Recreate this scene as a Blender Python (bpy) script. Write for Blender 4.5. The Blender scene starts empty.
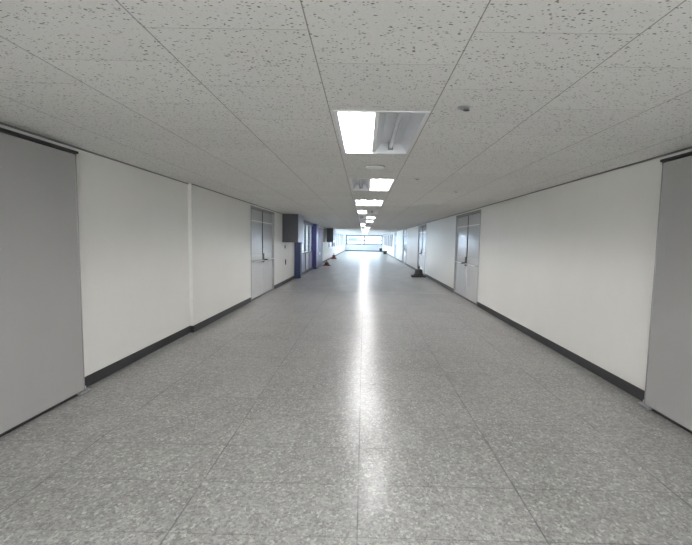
import bpy, bmesh, math, random
from mathutils import Vector, Matrix
random.seed(7)
S = bpy.context.scene
COL = S.collection

# ------------------------------------------------------------------ camera
EYE = 1.3705
cd = bpy.data.cameras.new('camera'); cam = bpy.data.objects.new('camera', cd); COL.objects.link(cam)
cd.sensor_fit = 'HORIZONTAL'; cd.sensor_width = 36; cd.lens = 438.67/692*36
cd.shift_x = -12.63/692; cd.shift_y = 7.15/692
cd.clip_start = .05; cd.clip_end = 400
ri = Vector((0.99976764, 0.01194666, 0.01794276)); up = Vector((-0.01892829, 0.08825763, 0.99591782)); fw = Vector((-0.01031431, 0.99602604, -0.08846325))
m = Matrix(((ri.x, up.x, -fw.x, 0), (ri.y, up.y, -fw.y, 0), (ri.z, up.z, -fw.z, EYE), (0, 0, 0, 1)))
cam.matrix_world = m
S.camera = cam

# ------------------------------------------------------------------ world, exposure
w = bpy.data.worlds.new('sky'); S.world = w; w.use_nodes = True
bgn = w.node_tree.nodes['Background']; bgn.inputs[0].default_value = (.78, .88, 1, 1); bgn.inputs[1].default_value = 3.6
S.view_settings.view_transform = 'Standard'; S.view_settings.look = 'None'
S.view_settings.exposure = 2.0; S.view_settings.gamma = 1; S.view_settings.use_curve_mapping = False
TUBE = 21.0          # radiance of a lit fluorescent tube

# ------------------------------------------------------------------ materials
class NT:
    def __init__(s, name):
        s.m = bpy.data.materials.new(name); s.m.use_nodes = True; s.t = s.m.node_tree
        s.b = s.t.nodes['Principled BSDF']; s._o = None
    def n(s, kind, **kw):
        nd = s.t.nodes.new(kind)
        for k, v in kw.items():
            if k[0] == 'i' and k[1:].isdigit(): s.set(nd.inputs[int(k[1:])], v)
            else: setattr(nd, k, v)
        return nd
    def set(s, sock, v):
        if isinstance(v, bpy.types.NodeSocket): s.t.links.new(v, sock)
        else: sock.default_value = v
    def math(s, op, a, b=0.0, c=0.0, clamp=False):
        nd = s.n('ShaderNodeMath', operation=op, use_clamp=clamp); s.set(nd.inputs[0], a); s.set(nd.inputs[1], b); s.set(nd.inputs[2], c)
        return nd.outputs[0]
    def mix(s, f, a, b):
        nd = s.n('ShaderNodeMix', data_type='RGBA'); s.set(nd.inputs[0], f); s.set(nd.inputs[6], a); s.set(nd.inputs[7], b)
        return nd.outputs[2]
    def obj(s):
        if not s._o: s._o = s.n('ShaderNodeTexCoord').outputs['Object']
        return s._o
    def scaled(s, sc):
        nd = s.n('ShaderNodeMapping'); s.set(nd.inputs[0], s.obj()); nd.inputs[3].default_value = sc
        return nd.outputs[0]
    def noise(s, sc, scale=1, detail=3, rough=.5):
        nd = s.n('ShaderNodeTexNoise'); s.set(nd.inputs['Vector'], s.scaled(sc)); nd.inputs['Scale'].default_value = scale
        nd.inputs['Detail'].default_value = detail; nd.inputs['Roughness'].default_value = rough
        return nd.outputs[0]
    def ramp(s, v, lo, hi, clamp=True):
        nd = s.n('ShaderNodeMapRange'); nd.clamp = clamp; s.set(nd.inputs[0], v); nd.inputs[1].default_value = lo; nd.inputs[2].default_value = hi
        return nd.outputs[0]
    def bump(s, h, strength, dist):
        nd = s.n('ShaderNodeBump'); nd.inputs['Strength'].default_value = strength; nd.inputs['Distance'].default_value = dist
        s.set(nd.inputs['Height'], h); s.t.links.new(nd.outputs[0], s.b.inputs['Normal'])
    def base(s, v): s.set(s.b.inputs['Base Color'], v)
    def rough(s, v): s.set(s.b.inputs['Roughness'], v)

def c4(*c): return (c[0], c[1], c[2], 1)
def simple(name, col, rough=.5, metal=0, noise_amp=.06, nscale=30, bump=0, coat=0):
    t = NT(name); nz = t.noise((1, 1, 1), nscale, 3)
    k = tuple(max(0, x*(1-noise_amp)) for x in col); l = tuple(min(1, x*(1+noise_amp)) for x in col)
    t.base(t.mix(nz, c4(*k), c4(*l))); t.rough(rough); t.b.inputs['Metallic'].default_value = metal
    if coat: t.b.inputs['Coat Weight'].default_value = coat
    if bump: t.bump(nz, bump, .002)
    return t.m

# ceiling: 0.6 m acoustic tiles, alternate columns staggered by half a tile
C0, CP, CY = -2.0165, .6, 1.6684
def mat_ceiling():
    t = NT('acoustic tile'); sep = t.n('ShaderNodeSeparateXYZ'); t.set(sep.inputs[0], t.obj())
    x = t.math('DIVIDE', t.math('ADD', sep.outputs[0], -C0+CP*20), CP)
    col = t.math('FLOOR', x); fx = t.math('FRACT', x)
    par = t.math('MODULO', col, 2.0)
    y = t.math('ADD', t.math('DIVIDE', t.math('ADD', sep.outputs[1], -CY+CP*40), CP), t.math('MULTIPLY', par, .5))
    fy = t.math('FRACT', y); row = t.math('FLOOR', y)
    dx = t.math('MINIMUM', fx, t.math('SUBTRACT', 1.0, fx)); dy = t.math('MINIMUM', fy, t.math('SUBTRACT', 1.0, fy))
    jx = t.math('SUBTRACT', 1.0, t.ramp(dx, .002, .006)); jy = t.math('MULTIPLY', t.math('SUBTRACT', 1.0, t.ramp(dy, .002, .005)), .55)
    joint = t.math('MAXIMUM', jx, jy)
    # dark worm-hole fissures, short and mostly running across the corridor
    vor = t.n('ShaderNodeTexVoronoi'); vor.inputs['Scale'].default_value = 1
    wob = t.noise((1, 1, 1), 40, 2)
    add = t.n('ShaderNodeVectorMath', operation='ADD'); t.set(add.inputs[0], t.scaled((66, 125, 1)))
    mul = t.n('ShaderNodeVectorMath', operation='SCALE'); t.set(mul.inputs[0], t.n('ShaderNodeCombineXYZ', i0=wob, i1=wob).outputs[0]); mul.inputs['Scale'].default_value = 1.6
    t.set(add.inputs[1], mul.outputs[0]); t.set(vor.inputs['Vector'], add.outputs[0])
    sz = t.n('ShaderNodeSeparateColor'); t.set(sz.inputs[0], vor.outputs['Color'])
    rad = t.math('MULTIPLY', t.math('POWER', sz.outputs[0], 1.5), .46)
    hole = t.math('MULTIPLY', t.math('SUBTRACT', 1.0, t.ramp(t.math('SUBTRACT', vor.outputs['Distance'], rad), -.08, .06)), t.ramp(sz.outputs[1], .25, .5))
    fine = t.noise((60, 110, 1), 2.0, 3, .7)
    tid = t.n('ShaderNodeTexWhiteNoise', noise_dimensions='2D'); t.set(tid.inputs['Vector'], t.n('ShaderNodeCombineXYZ', i0=col, i1=row).outputs[0])
    tone = t.math('MULTIPLY', tid.outputs['Value'], .5)
    base = t.mix(t.math('ADD', t.math('MULTIPLY', t.ramp(fine, .3, .7), .6), t.math('MULTIPLY', tone, .4)), c4(.74, .73, .71), c4(.92, .915, .89))
    base = t.mix(t.math('MULTIPLY', hole, .95), base, c4(.14, .14, .13))
    t.base(t.mix(t.math('MULTIPLY', joint, .7), base, c4(.16, .13, .125)))
    t.rough(.9); t.b.inputs['Specular IOR Level'].default_value = .2
    t.bump(t.math('MULTIPLY', t.math('MAXIMUM', hole, joint), -1.0), .5, .003)
    return t.m
# floor: vinyl composition tiles
F0, FT, FY = -1.7667, .4403, 1.9193
def mat_floor():
    t = NT('vinyl floor tile'); sep = t.n('ShaderNodeSeparateXYZ'); t.set(sep.inputs[0], t.obj())
    x = t.math('DIVIDE', t.math('ADD', sep.outputs[0], -F0+FT*20), FT); y = t.math('DIVIDE', t.math('ADD', sep.outputs[1], -FY+FT*40), FT)
    fx = t.math('FRACT', x); fy = t.math('FRACT', y); col = t.math('FLOOR', x); row = t.math('FLOOR', y)
    x2 = t.math('FRACT', t.math('DIVIDE', x, 2.0))
    d2 = t.math('MULTIPLY', t.math('MINIMUM', x2, t.math('SUBTRACT', 1.0, x2)), 2.0)
    dx = t.math('MINIMUM', fx, t.math('SUBTRACT', 1.0, fx)); dy = t.math('MINIMUM', fy, t.math('SUBTRACT', 1.0, fy))
    brk = t.ramp(t.noise((1, 1, 1), 2.3, 3), .35, .6)
    ja = t.math('MULTIPLY', t.math('SUBTRACT', 1.0, t.ramp(d2, .004, .012)), t.math('MULTIPLY_ADD', brk, .6, .25))
    jb = t.math('MULTIPLY', t.math('SUBTRACT', 1.0, t.ramp(dx, .002, .008)), .16)
    jc = t.math('MULTIPLY', t.math('SUBTRACT', 1.0, t.ramp(dy, .003, .009)), t.math('MULTIPLY_ADD', brk, .45, .2))
    joint = t.math('MAXIMUM', ja, t.math('MAXIMUM', jb, jc))
    tid = t.n('ShaderNodeTexWhiteNoise', noise_dimensions='2D'); t.set(tid.inputs['Vector'], t.n('ShaderNodeCombineXYZ', i0=col, i1=row).outputs[0])
    # stone-like chips
    v = t.n('ShaderNodeTexVoronoi'); v.inputs['Scale'].default_value = 1; t.set(v.inputs['Vector'], t.scaled((75, 60, 1)))
    vs = t.n('ShaderNodeSeparateColor'); t.set(vs.inputs[0], v.outputs['Color'])
    v2 = t.n('ShaderNodeTexVoronoi'); v2.inputs['Scale'].default_value = 1; t.set(v2.inputs['Vector'], t.scaled((150, 190, 1)))
    vs2 = t.n('ShaderNodeSeparateColor'); t.set(vs2.inputs[0], v2.outputs['Color'])
    big = t.ramp(t.noise((1, .5, 1), 1.1, 4, .6), .3, .7); mid = t.noise((1, 1, 1), 14, 4, .65)
    tone = t.math('ADD', t.math('MULTIPLY', vs.outputs[0], .42), t.math('ADD', t.math('MULTIPLY', vs2.outputs[0], .26), t.math('ADD', t.math('MULTIPLY', big, .16), t.math('ADD', t.math('MULTIPLY', mid, .5), t.math('MULTIPLY', tid.outputs['Value'], .10)))))
    base = t.mix(t.ramp(tone, .35, 1.05), c4(.175, .173, .166), c4(.40, .397, .384))
    chip = t.math('MULTIPLY', t.ramp(vs.outputs[1], .90, .94), .55)
    base = t.mix(chip, base, c4(.56, .56, .54))
    dchip = t.math('MULTIPLY', t.ramp(vs2.outputs[2], .93, .96), .55)
    base = t.mix(dchip, base, c4(.10, .10, .10))
    t.base(t.mix(joint, base, c4(.075, .075, .075)))
    wear = t.noise((1, .35, 1), 1.6, 4, .6)
    t.rough(t.math('MULTIPLY_ADD', t.ramp(wear, .3, .7), .08, .29))
    t.b.inputs['Specular IOR Level'].default_value = .2; t.b.inputs['Coat Weight'].default_value = .25; t.b.inputs['Coat Roughness'].default_value = .20; t.b.inputs['Coat IOR'].default_value = 1.45
    hgt = t.math('ADD', t.math('MULTIPLY', t.noise((1, 1, 1), 5.5, 2), 1.0), t.math('ADD', t.math('MULTIPLY', mid, .12), t.math('MULTIPLY', joint, -.15)))
    t.bump(hgt, .14, .010)
    return t.m
def mat_wall(name, col, sc=1):
    t = NT(name); o = t.noise((1, 1, 1), 95*sc, 4, .6); b = t.noise((1, 1, .6), 1.1, 4, .6)
    t.base(t.mix(t.ramp(b, .3, .7), c4(*[c*.965 for c in col]), c4(*col))); t.rough(.38)
    t.b.inputs['Specular IOR Level'].default_value = .4
    t.bump(o, .35, .004); return t.m
def mat_steel(name, col, rough=.3, grain=.0, bump=.12):
    t = NT(name); o = t.noise((1, 1, 1), 120, 3); b = t.noise((1, 1, .25), 2.2, 4, .6)
    t.base(t.mix(t.ramp(b, .25, .75), c4(*[c*.93 for c in col]), c4(*col))); t.rough(t.math('MULTIPLY_ADD', b, .12, rough-.06))
    t.bump(t.math('ADD', t.math('MULTIPLY', o, .15), t.noise((1, 1, 1), 3.0, 2)), bump, .004); return t.m
def mat_glass(name='window glass', tint=(.93, .96, .97)):
    m_ = bpy.data.materials.new(name); m_.use_nodes = True; nt = m_.node_tree; nt.nodes.clear()
    o = nt.nodes.new('ShaderNodeOutputMaterial'); mx = nt.nodes.new('ShaderNodeMixShader'); tr = nt.nodes.new('ShaderNodeBsdfTransparent'); gl = nt.nodes.new('ShaderNodeBsdfGlossy')
    gl.inputs['Roughness'].default_value = .03; tr.inputs[0].default_value = (*tint, 1)
    fr = nt.nodes.new('ShaderNodeFresnel'); fr.inputs[0].default_value = 1.3
    nt.links.new(fr.outputs[0], mx.inputs[0]); nt.links.new(tr.outputs[0], mx.inputs[1]); nt.links.new(gl.outputs[0], mx.inputs[2]); nt.links.new(mx.outputs[0], o.inputs[0])
    return m_
def mat_emit(name, col, s):
    t = NT(name); t.base(c4(.9, .9, .9)); t.b.inputs['Emission Color'].default_value = c4(*col); t.b.inputs['Emission Strength'].default_value = s
    return t.m

M = dict(
    ceil=mat_ceiling(), floor=mat_floor(),
    wall=mat_wall('cream wall paint', (.81, .805, .775)), wallr=mat_wall('lightened wall paint', (.85, .845, .81)),  # right wall: lighter copy of the left paint, for its brighter light
    baseb=simple('black rubber skirting', (.022, .022, .025), .45),
    trim=simple('grey ceiling angle', (.20, .20, .19), .5), 
    fire=mat_steel('grey fire door paint', (.375, .37, .365), .36, bump=.1),
    fireedge=simple('folded steel edge', (.30, .30, .30), .35, .5),
    dark=simple('dark steel', (.035, .035, .038), .4, .3), black=simple('black rubber', (.018, .018, .018), .6),
    silver=simple('brushed steel', (.62, .63, .64), .28, .9), 
    door=mat_steel('glossy pale grey door paint', (.60, .605, .61), .15, bump=.05),
    doorfr=mat_steel('pale grey frame paint', (.46, .47, .48), .25, bump=.05),
    kick=simple('greyish blue door upper', (.52, .535, .565), .14),
    white=simple('white enamel', (.82, .83, .84), .35), refl=simple('white lamp reflector', (.80, .83, .88), .3, .0),
    offtube=simple('unlit tube glass', (.78, .80, .86), .25), cap=simple('tube end cap', (.25, .25, .27), .4, .4),
    lit=mat_emit('lit tube', (1.0, .97, .93), TUBE),
    blue=simple('navy blue panel', (.016, .036, .13), .3), blue2=simple('violet blue panel', (.042, .042, .20), .3),
    purple=simple('purple poster', (.24, .11, .36), .4), teal=simple('teal blue panel', (.02, .07, .17), .35),
    lav=simple('lavender grey board', (.27, .29, .43), .35), greybox=simple('slate grey sheet metal', (.11, .115, .135), .5),
    palebox=simple('pale bluish box side', (.62, .65, .80), .3), brown=simple('dark brown shade', (.10, .085, .08), .5),  # pale bluish box side; brown stands in for box shade
    glass=mat_glass(), warm_filter=mat_glass('bronze glass', (.95, .86, .76)), dim_filter=mat_glass('smoke blue glass', (.60, .71, .80)), blue_filter=mat_glass('blue tinted glass', (.84, .92, .97)), maroon=simple('dull maroon poster', (.17, .10, .15), .45), red=simple('dark maroon plastic', (.17, .035, .045), .45), wfr=simple('grey aluminium', (.13, .14, .17), .4, .2),  # pane tints warm
    sill=simple('pale blue painted sill wall', (.80, .84, .88), .4), concrete=simple('pale concrete', (.55, .56, .57), .8, nscale=3),
    bld=simple('pale building render', (.62, .66, .70), .8, nscale=2), bldw=simple('dark building window', (.10, .14, .20), .2),
)

# ------------------------------------------------------------------ mesh helpers
class MB:
    def __init__(s): s.b = bmesh.new(); s.k = 0
    def box(s, x0, x1, y0, y1, z0, z1, bev=0):
        r = bmesh.ops.create_cube(s.b, size=1); vs = r['verts']
        for v in vs: v.co = Vector(((x0+x1)/2+v.co.x*(x1-x0), (y0+y1)/2+v.co.y*(y1-y0), (z0+z1)/2+v.co.z*(z1-z0)))
        if bev:
            es = list({e for v in vs for e in v.link_edges}); bmesh.ops.bevel(s.b, geom=es, offset=bev, segments=2, affect='EDGES', profile=.5)
        return s
    def cyl(s, p, q, r0, r1=None, n=20):
        p, q = Vector(p), Vector(q); d = q-p; L = d.length
        rot = d.to_track_quat('Z', 'Y').to_matrix().to_4x4(); mt = Matrix.Translation((p+q)/2) @ rot
        bmesh.ops.create_cone(s.b, cap_ends=True, segments=n, radius1=r0, radius2=r0 if r1 is None else r1, depth=L, matrix=mt); return s
    def lathe(s, c, prof, n=28):
        rings = []
        for r, z in prof:
            rings.append([s.b.verts.new((c[0]+r*math.cos(2*math.pi*i/n), c[1]+r*math.sin(2*math.pi*i/n), c[2]+z)) for i in range(n)])
        for a, b in zip(rings, rings[1:]):
            for i in range(n): s.b.faces.new((a[i], a[(i+1) % n], b[(i+1) % n], b[i]))
        for rg, rev in ((rings[0], True), (rings[-1], False)):
            s.b.faces.new(rg[::-1] if rev else rg)
        return s
    def ball(s, c, r, sc=(1, 1, 1)):
        bmesh.ops.create_uvsphere(s.b, u_segments=16, v_segments=10, radius=r, matrix=Matrix.Translation(c) @ Matrix.Diagonal((*sc, 1))); return s
    def quad(s, *p): s.b.faces.new([s.b.verts.new(v) for v in p]); return s
    def prism(s, prof, y0, y1):          # closed x,z outline extruded along y
        a = [s.b.verts.new((x, y0, z)) for x, z in prof]; b = [s.b.verts.new((x, y1, z)) for x, z in prof]; n = len(prof)
        for i in range(n): s.b.faces.new((a[i], a[(i+1) % n], b[(i+1) % n], b[i]))
        s.b.faces.new(a[::-1]); s.b.faces.new(b); return s
    def build(s, name, mat, parent=None, smooth=False):
        bmesh.ops.recalc_face_normals(s.b, faces=s.b.faces)
        me = bpy.data.meshes.new(name); s.b.to_mesh(me); s.b.free(); me.materials.append(M[mat] if isinstance(mat, str) else mat)
        if smooth:
            for p in me.polygons: p.use_smooth = True
            me.set_sharp_from_angle(angle=math.radians(35))
        o = bpy.data.objects.new(name, me); COL.objects.link(o)
        if parent: o.parent = parent; 
        return o
def tag(o, label=None, cat=None, group=None, kind=None):
    for k, v in (('label', label), ('category', cat), ('group', group), ('kind', kind)):
        if v: o[k] = v
    return o
def thing(name, label, cat, loc=(0, 0, 0), rz=0, group=None, kind=None):
    o = bpy.data.objects.new(name, None); COL.objects.link(o); o.location = loc; o.rotation_euler = (0, 0, rz); o.empty_display_size = .1
    return tag(o, label, cat, group, kind)
def struct(o, label=None): o['kind'] = 'structure'; return o
def copy_tree(o, parent=None):
    c = o.copy(); COL.objects.link(c); c.parent = parent
    for ch in list(o.children): copy_tree(ch, c)
    return c

# ------------------------------------------------------------------ room shell
H = 2.1314
YB, YE = -3.2, 57.6                   # back wall behind the viewer, far end wall
XLN, XLF, JOG = -2.50, -2.45, 6.25   # left wall steps inward a little at JOG
XR = 2.497
LX0, LX1, LLEN, LP = -.185, .365, 1.24, 2.82
LYS = [2.655+LP*i for i in range(-2, 20)]
LYS = [y for y in LYS if y > YB+.3 and y+LLEN < YE-.3]

MB().box(XLN-.4, XR+.4, YB-.2, YE+.25, -.12, 0).build('floor', 'floor')['kind'] = 'structure'
# ceiling with a hole for every recessed light
cb = MB(); z0, z1 = H, H+.16
cb.box(XLN-.4, LX0, YB-.2, YE+.25, z0, z1); cb.box(LX1, XR+.4, YB-.2, YE+.25, z0, z1)
y = YB-.2
for ly in LYS: cb.box(LX0, LX1, y, ly, z0, z1); y = ly+LLEN
cb.box(LX0, LX1, y, YE+.25, z0, z1)
struct(cb.build('ceiling', 'ceil'))
struct(MB().box(XLN-.4, XR+.4, YB-.2, YE+.25, H+.17, H+.3).build('ceiling_slab', 'concrete'))

def wall(name, mat, segs, side, th=.22):
    """segs: (x_face, y0, y1, [(oy0, oy1, oz0, oz1), ...])"""
    b = MB()
    for xf, y0, y1, ops in segs:
        xa, xb = (xf-th, xf) if side < 0 else (xf, xf+th)
        y = y0
        for a, c, oz0, oz1 in sorted(ops):
            b.box(xa, xb, y, a, 0, H)
            if oz0 > 0: b.box(xa, xb, a, c, 0, oz0)
            if oz1 < H: b.box(xa, xb, a, c, oz1, H)
            y = c
        b.box(xa, xb, y, y1, 0, H)
    return struct(b.build(name, mat))
DOORZ = 2.085
ldoor = (9.50, 11.95); rdoors = [(9.50, 12.0), (17.75, 20.3), (25.6, 28.1), (33.6, 36.1)]
shop = (16.0, 20.45)
lwin = [(30.4+2.95*i, 33.1+2.95*i) for i in range(9)]; rwin = [(38.4+3.0*i, 41.0+3.0*i) for i in range(6)]
wall('wall_left', 'wall', [(XLN, YB, JOG, [])], -1)
wall('wall_left_far', 'wall', [(XLF, JOG, YE, [(ldoor[0], ldoor[1], 0, DOORZ), (shop[0], shop[1], 0, 2.05)]+[(a, b, .84, 2.02) for a, b in lwin])], -1)
wall('wall_right', 'wallr', [(XR, YB, YE, [(a, b, 0, DOORZ) for a, b in rdoors]+[(a, b, .84, 2.02) for a, b in rwin])], 1)
BX0, BX1, BZ0, BZ1 = -2.35, 2.35, .25, 2.08      # unseen glazing behind the viewer, added to bring in daylight
struct(MB().box(XLN-.3, BX0, YB-.2, YB, 0, H).box(BX1, XR+.3, YB-.2, YB, 0, H).box(BX0, BX1, YB-.2, YB, 0, BZ0).box(BX0, BX1, YB-.2, YB, BZ1, H).build('wall_back', 'wall'))
EX0, EX1 = -2.33, 2.40
struct(MB().box(XLF-.2, EX0, YE, YE+.2, 0, H).box(EX1, XR+.2, YE, YE+.2, 0, H).box(EX0, EX1, YE, YE+.2, 0, .86).box(EX0, EX1, YE, YE+.2, 2.08, H).build('wall_far', 'sill'))

# skirting and ceiling angle
def runs(y0, y1, gaps):
    out = []; y = y0
    for a, b in sorted(gaps):
        if b < y0 or a > y1: continue
        out.append((y, a)); y = b
    out.append((y, y1)); return out
b = MB()
for a, c in runs(YB, JOG, []): b.box(XLN, XLN+.012, a, c, 0, .10, .003)
for a, c in runs(JOG-.012, YE, [ldoor, (15.45, 24.1)]): b.box(XLF, XLF+.012, a, c, 0, .10, .003)
b.box(XLN, XLF+.012, JOG-.012, JOG, 0, .10, .003)
struct(b.build('baseboard_left', 'baseb'))
b = MB()
for a, c in runs(YB, YE, rdoors): b.box(XR-.012, XR, a, c, 0, .10, .003)
struct(b.build('baseboard_right', 'baseb'))
struct(MB().box(XLF+.02, XR-.02, YE-.012, YE, 0, .10, .003).build('baseboard_far', 'baseb'))
struct(MB().box(XLN, XLN+.015, YB, JOG, H-.012, H).box(XLF, XLF+.015, JOG, YE, H-.012, H).build('trim_1', 'trim'))
struct(MB().box(XR-.015, XR, YB, YE, H-.012, H).build('trim_2', 'trim'))
# thin pale strip across the floor beyond the first doors
struct(MB().box(XLF+.3, XR-.3, 11.70, 11.72, 0, .002).build('trim_3', 'concrete'))

# ------------------------------------------------------------------ windows of the far stretch
WN = [0]
def window(side, x, y0, y1, z0, z1, end=False, mull=1, transom=None, gl='glass', t=.06):
    WN[0] += 1
    r = bpy.data.objects.new('window_%d' % WN[0], None); COL.objects.link(r); struct(r)
    f = MB()
    def bx(u0, u1, za, zb, d0=-.04, d1=.04):
        if end: f.box(u0, u1, x+d0, x+d1, za, zb)
        else: f.box(x+d0, x+d1, u0, u1, za, zb)
    bx(y0, y1, z0, z0+t); bx(y0, y1, z1-t, z1); bx(y0, y0+t, z0+t, z1-t); bx(y1-t, y1, z0+t, z1-t)
    n = mull+1
    for i in range(1, n):
        c = y0+(y1-y0)*i/n; bx(c-t*.8, c+t*.8, z0+t, z1-t, -.05, .05)
    if transom: bx(y0+t, y1-t, transom-t*.5, transom+t*.5, -.045, .045)
    fo = f.build('window_frame', 'wfr', r)
    for i in range(n):
        a = y0+(y1-y0)*i/n+.04; c = y0+(y1-y0)*(i+1)/n-.04
        g = MB()
        if end: g.quad((a, x, z0+.04), (c, x, z0+.04), (c, x, z1-.04), (a, x, z1-.04))
        else: g.quad((x, a, z0+.04), (x, c, z0+.04), (x, c, z1-.04), (x, a, z1-.04))
        g.build('pane', gl, r)
    return r
window(0, YE+.08, EX0, EX1, .86, 2.08, True, 1, 1.40, 'dim_filter', .15)
window(0, YB-.08, BX0, BX1, BZ0, BZ1, True, 3, None, 'warm_filter')  # added daylight source behind the viewer, panes tinted to warm it
for a, c in lwin: window(-1, XLF-.12, a, c, .84, 2.02, False, 1, None, 'blue_filter')
for a, c in rwin: window(1, XR+.12, a, c, .84, 2.02, False, 1, None, 'blue_filter')

# ------------------------------------------------------------------ double doors in the side walls
DN = [0]
def double_door(side, x, y0, y1):
    DN[0] += 1
    r = bpy.data.objects.new('door_%d' % DN[0], None); COL.objects.link(r); struct(r); r.location = (x, y0, 0)
    W = y1-y0; s = side                      # local: +x*s goes into the wall
    def X(a, b_): return (min(a*s, b_*s), max(a*s, b_*s))
    f = MB(); a, b_ = X(-.012, .14)
    f.box(a, b_, 0, .055, 0, DOORZ, .004).box(a, b_, W-.055, W, 0, DOORZ, .004).box(a, b_, .055, W-.055, DOORZ-.05, DOORZ, .004)
    f.build('door_frame', 'doorfr', r)
    a, b_ = X(.0, .13); MB().box(a, b_, .055, W-.055, 0, .012).build('threshold', 'dark', r)  # dark tone stands in for the shaded gap under the leaves
    mid = W/2
    a, b_ = X(.085, .1); MB().box(a, b_, .055, W-.055, .012, DOORZ-.05).build('door_stop', 'dark', r)
    for i, (c0, c1) in enumerate(((.060, mid-.006), (mid+.006, W-.060))):
        a, b_ = X(.03, .075); lf = MB().box(a, b_, c0, c1, .016, DOORZ-.056, .003).build('door_leaf', 'door', r)
        # raised pressed-steel panels
        a, b_ = X(.026, .0305)
        MB().box(a, b_, c0+.12, c1-.12, .16, .72, .002).build('door_panel', 'door', lf)
        MB().box(a, b_, c0+.12, c1-.12, 1.02, 1.72, .002).build('door_panel', 'kick', lf)
        a, b_ = X(.022, .03); MB().box(a, b_, c0+.01, c1-.01, 1.765, 1.785, .002).build('glare_strip', 'silver', lf)  # bright strip stands in for a line of glare reflected on the leaf
        # thin push bar with two brackets
        hz = .86; xb = -.035*s
        hb = MB().cyl((xb, c0+.10, hz), (xb, c1-.10, hz), .011, n=12)
        for yy in (c0+.12, c1-.12): hb.cyl((.03*s, yy, hz), (xb, yy, hz), .009, n=10)
        hb.build('push_bar', 'silver', lf, True)
        edge = c1 if i == 0 else c0; sg = -1 if i == 0 else 1
        if i == 1:                      # lock plate and lever stand on the far leaf
            a, b_ = X(.004, .0305); e0, e1 = sorted((edge+sg*.02, edge+sg*.13))
            pl = MB().box(a, b_, e0, e1, .80, 1.02, .004).build('lock_plate', 'dark', lf)
            yc = edge+sg*.07
            lv = MB().cyl((.01*s, yc, .87), (-.06*s, yc, .87), .014, n=12).cyl((-.06*s, yc-.01, .87), (-.06*s, yc+.20, .845), .016, .010, n=12)
            lv.build('door_handle', 'dark', pl, True)
    a, b_ = X(.018, .03); MB().box(a, b_, mid-.02, mid+.02, 1.0, DOORZ-.06, .002).build('meeting_strip', 'dark', r)
    return r
double_door(-1, XLF, *ldoor)
for a, c in rdoors: double_door(1, XR, a, c)
# unseen panels added behind the doors to block stray daylight
struct(MB().box(XLF-.24, XLF-.20, ldoor[0]-.1, ldoor[1]+.1, 0, H).build('light_block_left', 'concrete'))
for a, c in rdoors: struct(MB().box(XR+.20, XR+.24, a-.1, c+.1, 0, H).build('light_block_right', 'concrete'))

# ------------------------------------------------------------------ big hinged fire doors folded back on the walls
def fire_door(side, xw, yh, label, L=2.3):
    r = thing('fire_door', label, 'door', (xw-side*.022, yh, 0))
    s = -side      # +s points into the corridor
    def X(a, b_): return (min(a*s, b_*s), max(a*s, b_*s))
    a, b_ = X(.012, .055)
    leaf = MB().box(a, b_, -L, -.012, .028, 2.045, .003).build('door_leaf', 'fire', r)
    a, b_ = X(.010, .058); MB().box(a, b_, -.0115, 0, .028, 2.045, .002).build('edge_strip', 'fireedge', r)
    a, b_ = X(.0, .060); MB().box(a, b_, -L, .03, 2.055, 2.076, .003).build('top_track', 'dark', r)
    a, b_ = X(.016, .050); MB().box(a, b_, -L, -.02, .006, .0275).build('gap_strip', 'black', r)  # black strip put in for the dark gap under the leaf
    a, b_ = X(.0, .085); hp = MB().box(a, b_, -.10, .045, .012, .026, .003).build('floor_pivot', 'silver', r)
    MB().cyl((.035*s, .02, .0), (.035*s, .02, .05), .016, n=16).build('pivot_pin', 'silver', hp, True)
    MB().cyl((.035*s, .012, 2.03), (.035*s, .012, 2.075), .014, n=14).build('top_pin', 'dark', r, True)
    return r
fire_door(-1, XLN, 3.72, 'big grey steel fire door folded back against the left wall')
fire_door(1, XR, 3.67, 'big grey steel fire door folded back against the right wall')

# ------------------------------------------------------------------ recessed ceiling lights
def make_light():
    W, L, D = LX1-LX0-.006, LLEN-.006, .105
    r = thing('ceiling_light', '', 'light', (LX0+.003, 0, H))
    # housing: open tray
    h = MB(); t = .004
    h.box(0, W, 0, L, D, D+t).box(0, t, 0, L, 0, D).box(W-t, W, 0, L, 0, D).box(t, W-t, 0, t, 0, D).box(t, W-t, L-t, L, 0, D)
    h.build('housing', 'white', r)
    rim = MB(); 
    rim.box(-.012, .012, -.012, L+.012, -.006, -.001).box(W-.012, W+.012, -.012, L+.012, -.006, -.001).box(.012, W-.012, -.012, .012, -.006, -.001).box(.012, W-.012, L-.012, L+.012, -.006, -.001)
    rim.build('trim_frame', 'white', r)
    # two sloped reflector troughs with a ridge between them
    rf = MB(); c = W*.455
    for x0, x1 in ((.006, c-.014), (c+.014, W-.006)):
        xm0, xm1 = x0+.055, x1-.055
        rf.quad((x0, .006, .004), (x0, L-.006, .004), (xm0, L-.006, .088), (xm0, .006, .088))
        rf.quad((xm0, .006, .088), (xm0, L-.006, .088), (xm1, L-.006, .088), (xm1, .006, .088))
        rf.quad((xm1, .006, .088), (xm1, L-.006, .088), (x1, L-.006, .004), (x1, .006, .004))
    rf.build('reflector', 'refl', r)
    MB().box(c-.014, c+.014, .006, L-.006, .002, .02, .002).build('centre_ridge', 'white', r)
    for i, xc in enumerate((c/2, (W+c)/2)):
        for yy in (.02, L-.05): MB().box(xc-.022, xc+.022, yy, yy+.03, .022, .086, .003).build('lamp_holder', 'cap', r)
        t_ = MB().cyl((xc, .05, .047), (xc, L-.05, .047), .018, n=16).build('tube', 'offtube', r, True)
        t_['slot'] = i
    return r
ordn = ['first', 'second', 'third', 'fourth', 'fifth', 'sixth', 'seventh', 'eighth', 'ninth', 'tenth', 'eleventh', 'twelfth', 'thirteenth', 'fourteenth', 'fifteenth', 'sixteenth', 'seventeenth', 'eighteenth', 'nineteenth', 'twentieth']
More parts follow.
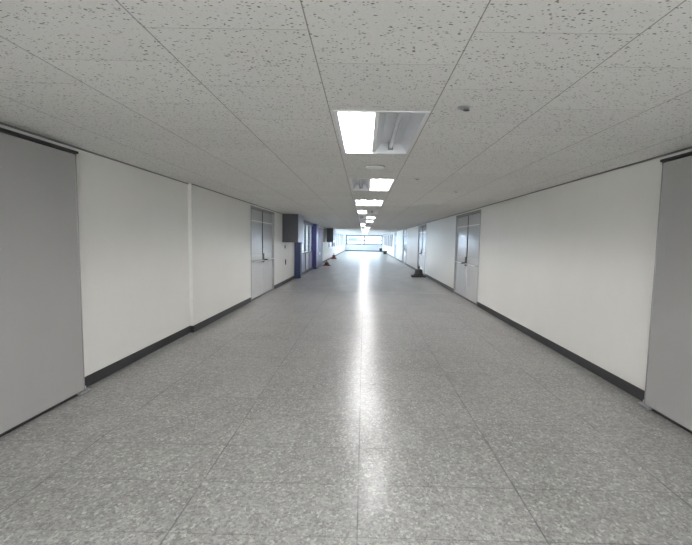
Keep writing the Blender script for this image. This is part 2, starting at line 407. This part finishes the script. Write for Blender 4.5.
pattern = {0: (1, 0), 1: (0, 1), 2: (1, 1), 3: (1, 0), 4: (0, 1), 5: (0, 1), 6: (1, 0), 7: (1, 0)}
state = {(1, 0): 'left half lit and right half dark', (0, 1): 'right half lit and left half dark', (1, 1): 'both halves lit', (0, 0): 'both halves dark'}
proto = make_light(); first = True
for y in LYS:
    k = round((y-2.655)/LP)
    if first: o = proto; first = False
    else: o = copy_tree(proto)
    o.location = (LX0+.003, y+.003, H)
    on = pattern.get(k, (0, 1) if k % 2 == 0 else (1, 0))
    if k < 0: on = (1, 1)
    if k == 0: lab = 'nearest and largest recessed ceiling light, left half lit and right half dark'
    elif k > 0: lab = '%s recessed ceiling light from the viewer, %s' % (ordn[k], state[on])
    else: lab = '%s recessed ceiling light behind the viewer, both halves lit' % ordn[-k-1]
    tag(o, lab, 'light', 'recessed lights along the corridor ceiling')
    for ch in o.children:
        if ch.name.startswith('tube'):
            slot = ch['slot']
            if on[slot]:
                ch.data = ch.data if ch.data.materials[0] == M['lit'] else ch.data.copy(); ch.data.materials[0] = M['lit']
                ch['label'] = 'glowing fluorescent tube'
            elif ch.data.materials[0] == M['lit']:
                ch.data = ch.data.copy(); ch.data.materials[0] = M['offtube']
for o in bpy.data.objects:
    if 'slot' in o: del o['slot']

# ------------------------------------------------------------------ ceiling fittings
def sprinkler(x, y, label):
    r = thing('sprinkler_head', label, 'sprinkler', (x, y, H), group='sprinkler heads in the ceiling')
    MB().lathe((0, 0, 0), [(.034, -.0005), (.034, -.003), (.022, -.010), (.014, -.011)]).build('escutcheon', 'silver', r, True)
    MB().cyl((0, 0, -.011), (0, 0, -.015), .008, n=12).build('body', 'silver', r, True)
    MB().cyl((.02, 0, -.018), (.02, 0, -.020), .016, n=20).cyl((0, 0, -.015), (.02, 0, -.018), .003, n=8).build('deflector', 'dark', r, True)
sprinkler(.545, 2.555, 'small chrome sprinkler head in the ceiling beside the nearest light')
sprinkler(.61, 5.36, 'small chrome sprinkler head in the ceiling beside the second light')
sprinkler(1.34, 6.62, 'small chrome sprinkler head in the ceiling nearest the right-hand wall')
r = thing('ceiling_detector', 'flat round white detector disc on the ceiling between the first two lights', 'detector', (.10, 4.60, H))
MB().lathe((0, 0, 0), [(.10, -.0005), (.10, -.008), (.092, -.014), (.03, -.017), (.001, -.017)], 40).build('cover', 'white', r, True)
MB().lathe((0, 0, 0), [(.106, -.0004), (.106, -.004), (.1005, -.004), (.1005, -.0004)], 40).build('base_ring', 'trim', r, True)

# ------------------------------------------------------------------ left side, from the door onward
def hanging_box(x0, x1, y0, y1, zb, label):
    r = thing('hanging_sign_box', label, 'sign box', ((x0+x1)/2, (y0+y1)/2, zb), group='grey boxes hung below the ceiling on the left')
    w_, l_, h_ = (x1-x0)/2, (y1-y0)/2, H-zb
    MB().box(-w_, w_-.012, -l_, l_, 0, h_-.001, .004).build('casing', 'greybox', r)
    fr = MB().box(w_-.0115, w_, -l_, l_, 0, h_-.001, .003).build('side_panel', 'palebox', r); fr['label'] = 'pale white side panel'
    MB().box(-w_+.03, w_-.04, -l_-.006, -l_-.0005, .03, h_-.04, .002).build('end_panel', 'greybox', r)
hanging_box(XLF, -1.965, 13.2, 14.3, 1.285, 'grey box hung under the ceiling just past the left-hand double door')
hanging_box(XLF+.1, -1.93, 27.8, 29.4, 1.24, 'smaller-looking grey box under the ceiling beyond the blue shopfront')
r = thing('wall_switch', 'dark upright switch plate on the white wall below the grey box', 'switch', (XLF, 13.73, .665))
MB().box(0, .012, -.055, .055, -.085, .085, .003).build('plate', 'dark', r); MB().box(.0125, .02, -.03, .03, -.045, .045, .003).build('rocker', 'black', r)
r = thing('thermostat', 'small pale wall control just under the grey hanging box', 'thermostat', (XLF, 13.6, 1.14))
MB().box(0, .022, -.05, .05, -.05, .05, .005).build('casing', 'doorfr', r); MB().box(.0225, .026, -.03, .03, -.005, .03, .001).build('display', 'trim', r)

r = thing('glazed_partition', 'navy blue framed glass partition set along the left wall', 'partition', (XLF, 15.5, 0))
P0, P1 = .15, 5.0
MB().box(-.03, .225, 0, .15, 0, H-.003, .004).build('end_post', 'blue', r)
MB().box(-.02, .09, P0+.002, P1, 1.99, H-.003, .003).build('top_beam', 'blue', r)
for k in range(1, 4):
    yy = P0+(P1-P0)*k/4; MB().box(.0, .07, yy-.035, yy+.035, .10, 1.988, .003).build('mullion', 'wfr', r)
MB().box(.0, .08, P0+.002, P1, .0, .098, .003).build('bottom_rail', 'dark', r)
for k in range(4):
    a = P0+(P1-P0)*k/4+.037; c = P0+(P1-P0)*(k+1)/4-.037
    MB().box(.02, .045, a, c, .101, .80, .002).build('lower_panel', 'lav', r)
    MB().box(.01, .06, a, c, .80, .85, .002).build('middle_rail', 'dark', r)
    MB().quad((.03, a, .852), (.03, c, .852), (.03, c, 1.986), (.03, a, 1.986)).build('pane', 'glass', r)
MB().box(.061, .10, 2.2, 2.45, .86, .90, .005).build('door_handle', 'silver', r)

r = thing('blue_pillar', 'square violet blue pillar at the far end of the glass partition', 'pillar', (XLF, 20.55, 0))
MB().box(.0, .235, 0, .9, 0, 2.12, .006).build('shaft', 'blue2', r); MB().box(-.0, .245, -.01, .91, 0, .08, .003).build('plinth', 'dark', r)
r = thing('poster_stand', 'tall purple over blue display board beyond the blue pillar', 'display board', (XLF+.025, 21.5, 0))
MB().box(.0, .20, 0, 2.3, .03, 1.98, .006).build('cabinet', 'teal', r)
MB().box(.2005, .212, .06, 1.25, .98, 1.92, .002).build('poster', 'purple', r)
MB().box(.2005, .212, 1.32, 2.24, 1.05, 1.92, .002).build('notice', 'maroon', r)
MB().box(.2005, .216, .5, .85, .62, .76, .002).build('white_card', 'white', r)
MB().box(.02, .18, .02, 2.28, 0, .03).build('plinth', 'dark', r)
r = thing('shade_panel', 'dark brown panel standing in for shade of the second grey box on the left wall', 'shade panel', (XLF, 25.9, 1.25))  # brown panel imitates the shade of the second hanging box
MB().box(0, .03, 0, 1.3, 0, .80, .004).build('frame', 'brown', r); MB().box(.0305, .034, .06, 1.24, .06, .74).build('panel', 'brown', r)

def floor_stand(x, y, w_, h_, mat, label, cat='stand'):
    r = thing('floor_stand', label, cat, (x, y, 0), group='low dark stands along the walls')
    MB().box(-w_/2, w_/2, -w_*.38, w_*.38, 0, h_*.16, .01).build('base', mat, r)
    MB().lathe((0, 0, h_*.161), [(w_*.34, 0), (w_*.33, h_*.12), (w_*.27, h_*.2), (w_*.25, h_*.50), (w_*.20, h_*.54)], 24).build('body', mat, r, True)
    MB().lathe((0, 0, h_*.702), [(w_*.055, 0), (w_*.05, h_*.14), (w_*.085, h_*.18), (w_*.07, h_*.28), (.002, h_*.29)], 18).build('knob', mat, r, True)
floor_stand(2.16, 17.1, .56, .42, 'black', 'black low floor stand with knob beside the second right-hand door')
floor_stand(-1.98, 23.6, .42, .26, 'red', 'dark maroon low stand on floor beside the purple display board')
floor_stand(-2.18, 32.2, .42, .42, 'red', 'small maroon stand on the floor past the second grey box')
def bin_(x, y, r0, h_, label):
    r = thing('waste_bin', label, 'bin', (x, y, 0), group='dark bins by the right wall')
    MB().lathe((0, 0, 0), [(r0*.8, 0), (r0, h_*.9), (r0, h_*.9), (r0*.9, h_*.92)], 24).build('body', 'black', r, True)
    MB().lathe((0, 0, h_*.921), [(r0*1.04, 0), (r0*1.04, h_*.05), (r0*.5, h_*.08), (.002, h_*.08)], 24).build('lid', 'dark', r, True)
bin_(2.25, 46.0, .20, .36, 'dark round bin by the right wall, the nearer one')
bin_(2.20, 56.8, .19, .46, 'dark round bin in the far right corner by the end window')

# store room behind the glass partition
rx0 = -6.0
struct(MB().box(rx0, XLF-.22, 15.2, 21.4, -.12, 0).build('floor_shop', 'concrete'))
struct(MB().box(rx0, XLF-.22, 15.2, 21.4, H, H+.1).build('ceiling_shop', 'white'))
struct(MB().box(rx0, XLF-.22, 15.1, 15.2, 0, H).box(rx0, XLF-.22, 21.4, 21.5, 0, H).box(rx0-.1, rx0, 15.1, 21.5, 0, .8).box(rx0-.1, rx0, 15.1, 15.6, .8, H).box(rx0-.1, rx0, 21.0, 21.5, .8, H).build('wall_shop', 'wall'))
window(-1, rx0-.05, 15.6, 21.0, .8, H, False, 2)  # window added to let sky light into the store room

# ------------------------------------------------------------------ outdoors beyond the windows
struct(MB().box(-70, 70, -20, 130, -.5, -.3).build('ground', 'concrete'))
r = thing('building', 'pale building with dark window band seen through the end window', 'building', (0, 96, -.3))
MB().box(-16, -.6, 0, 8, 0, 3.0).build('wall', 'bld', r)
for k in range(5): MB().box(-14.6+2.8*k, -12.6+2.8*k, -.05, -.0005, 1.75, 2.35).build('window', 'bldw', r)
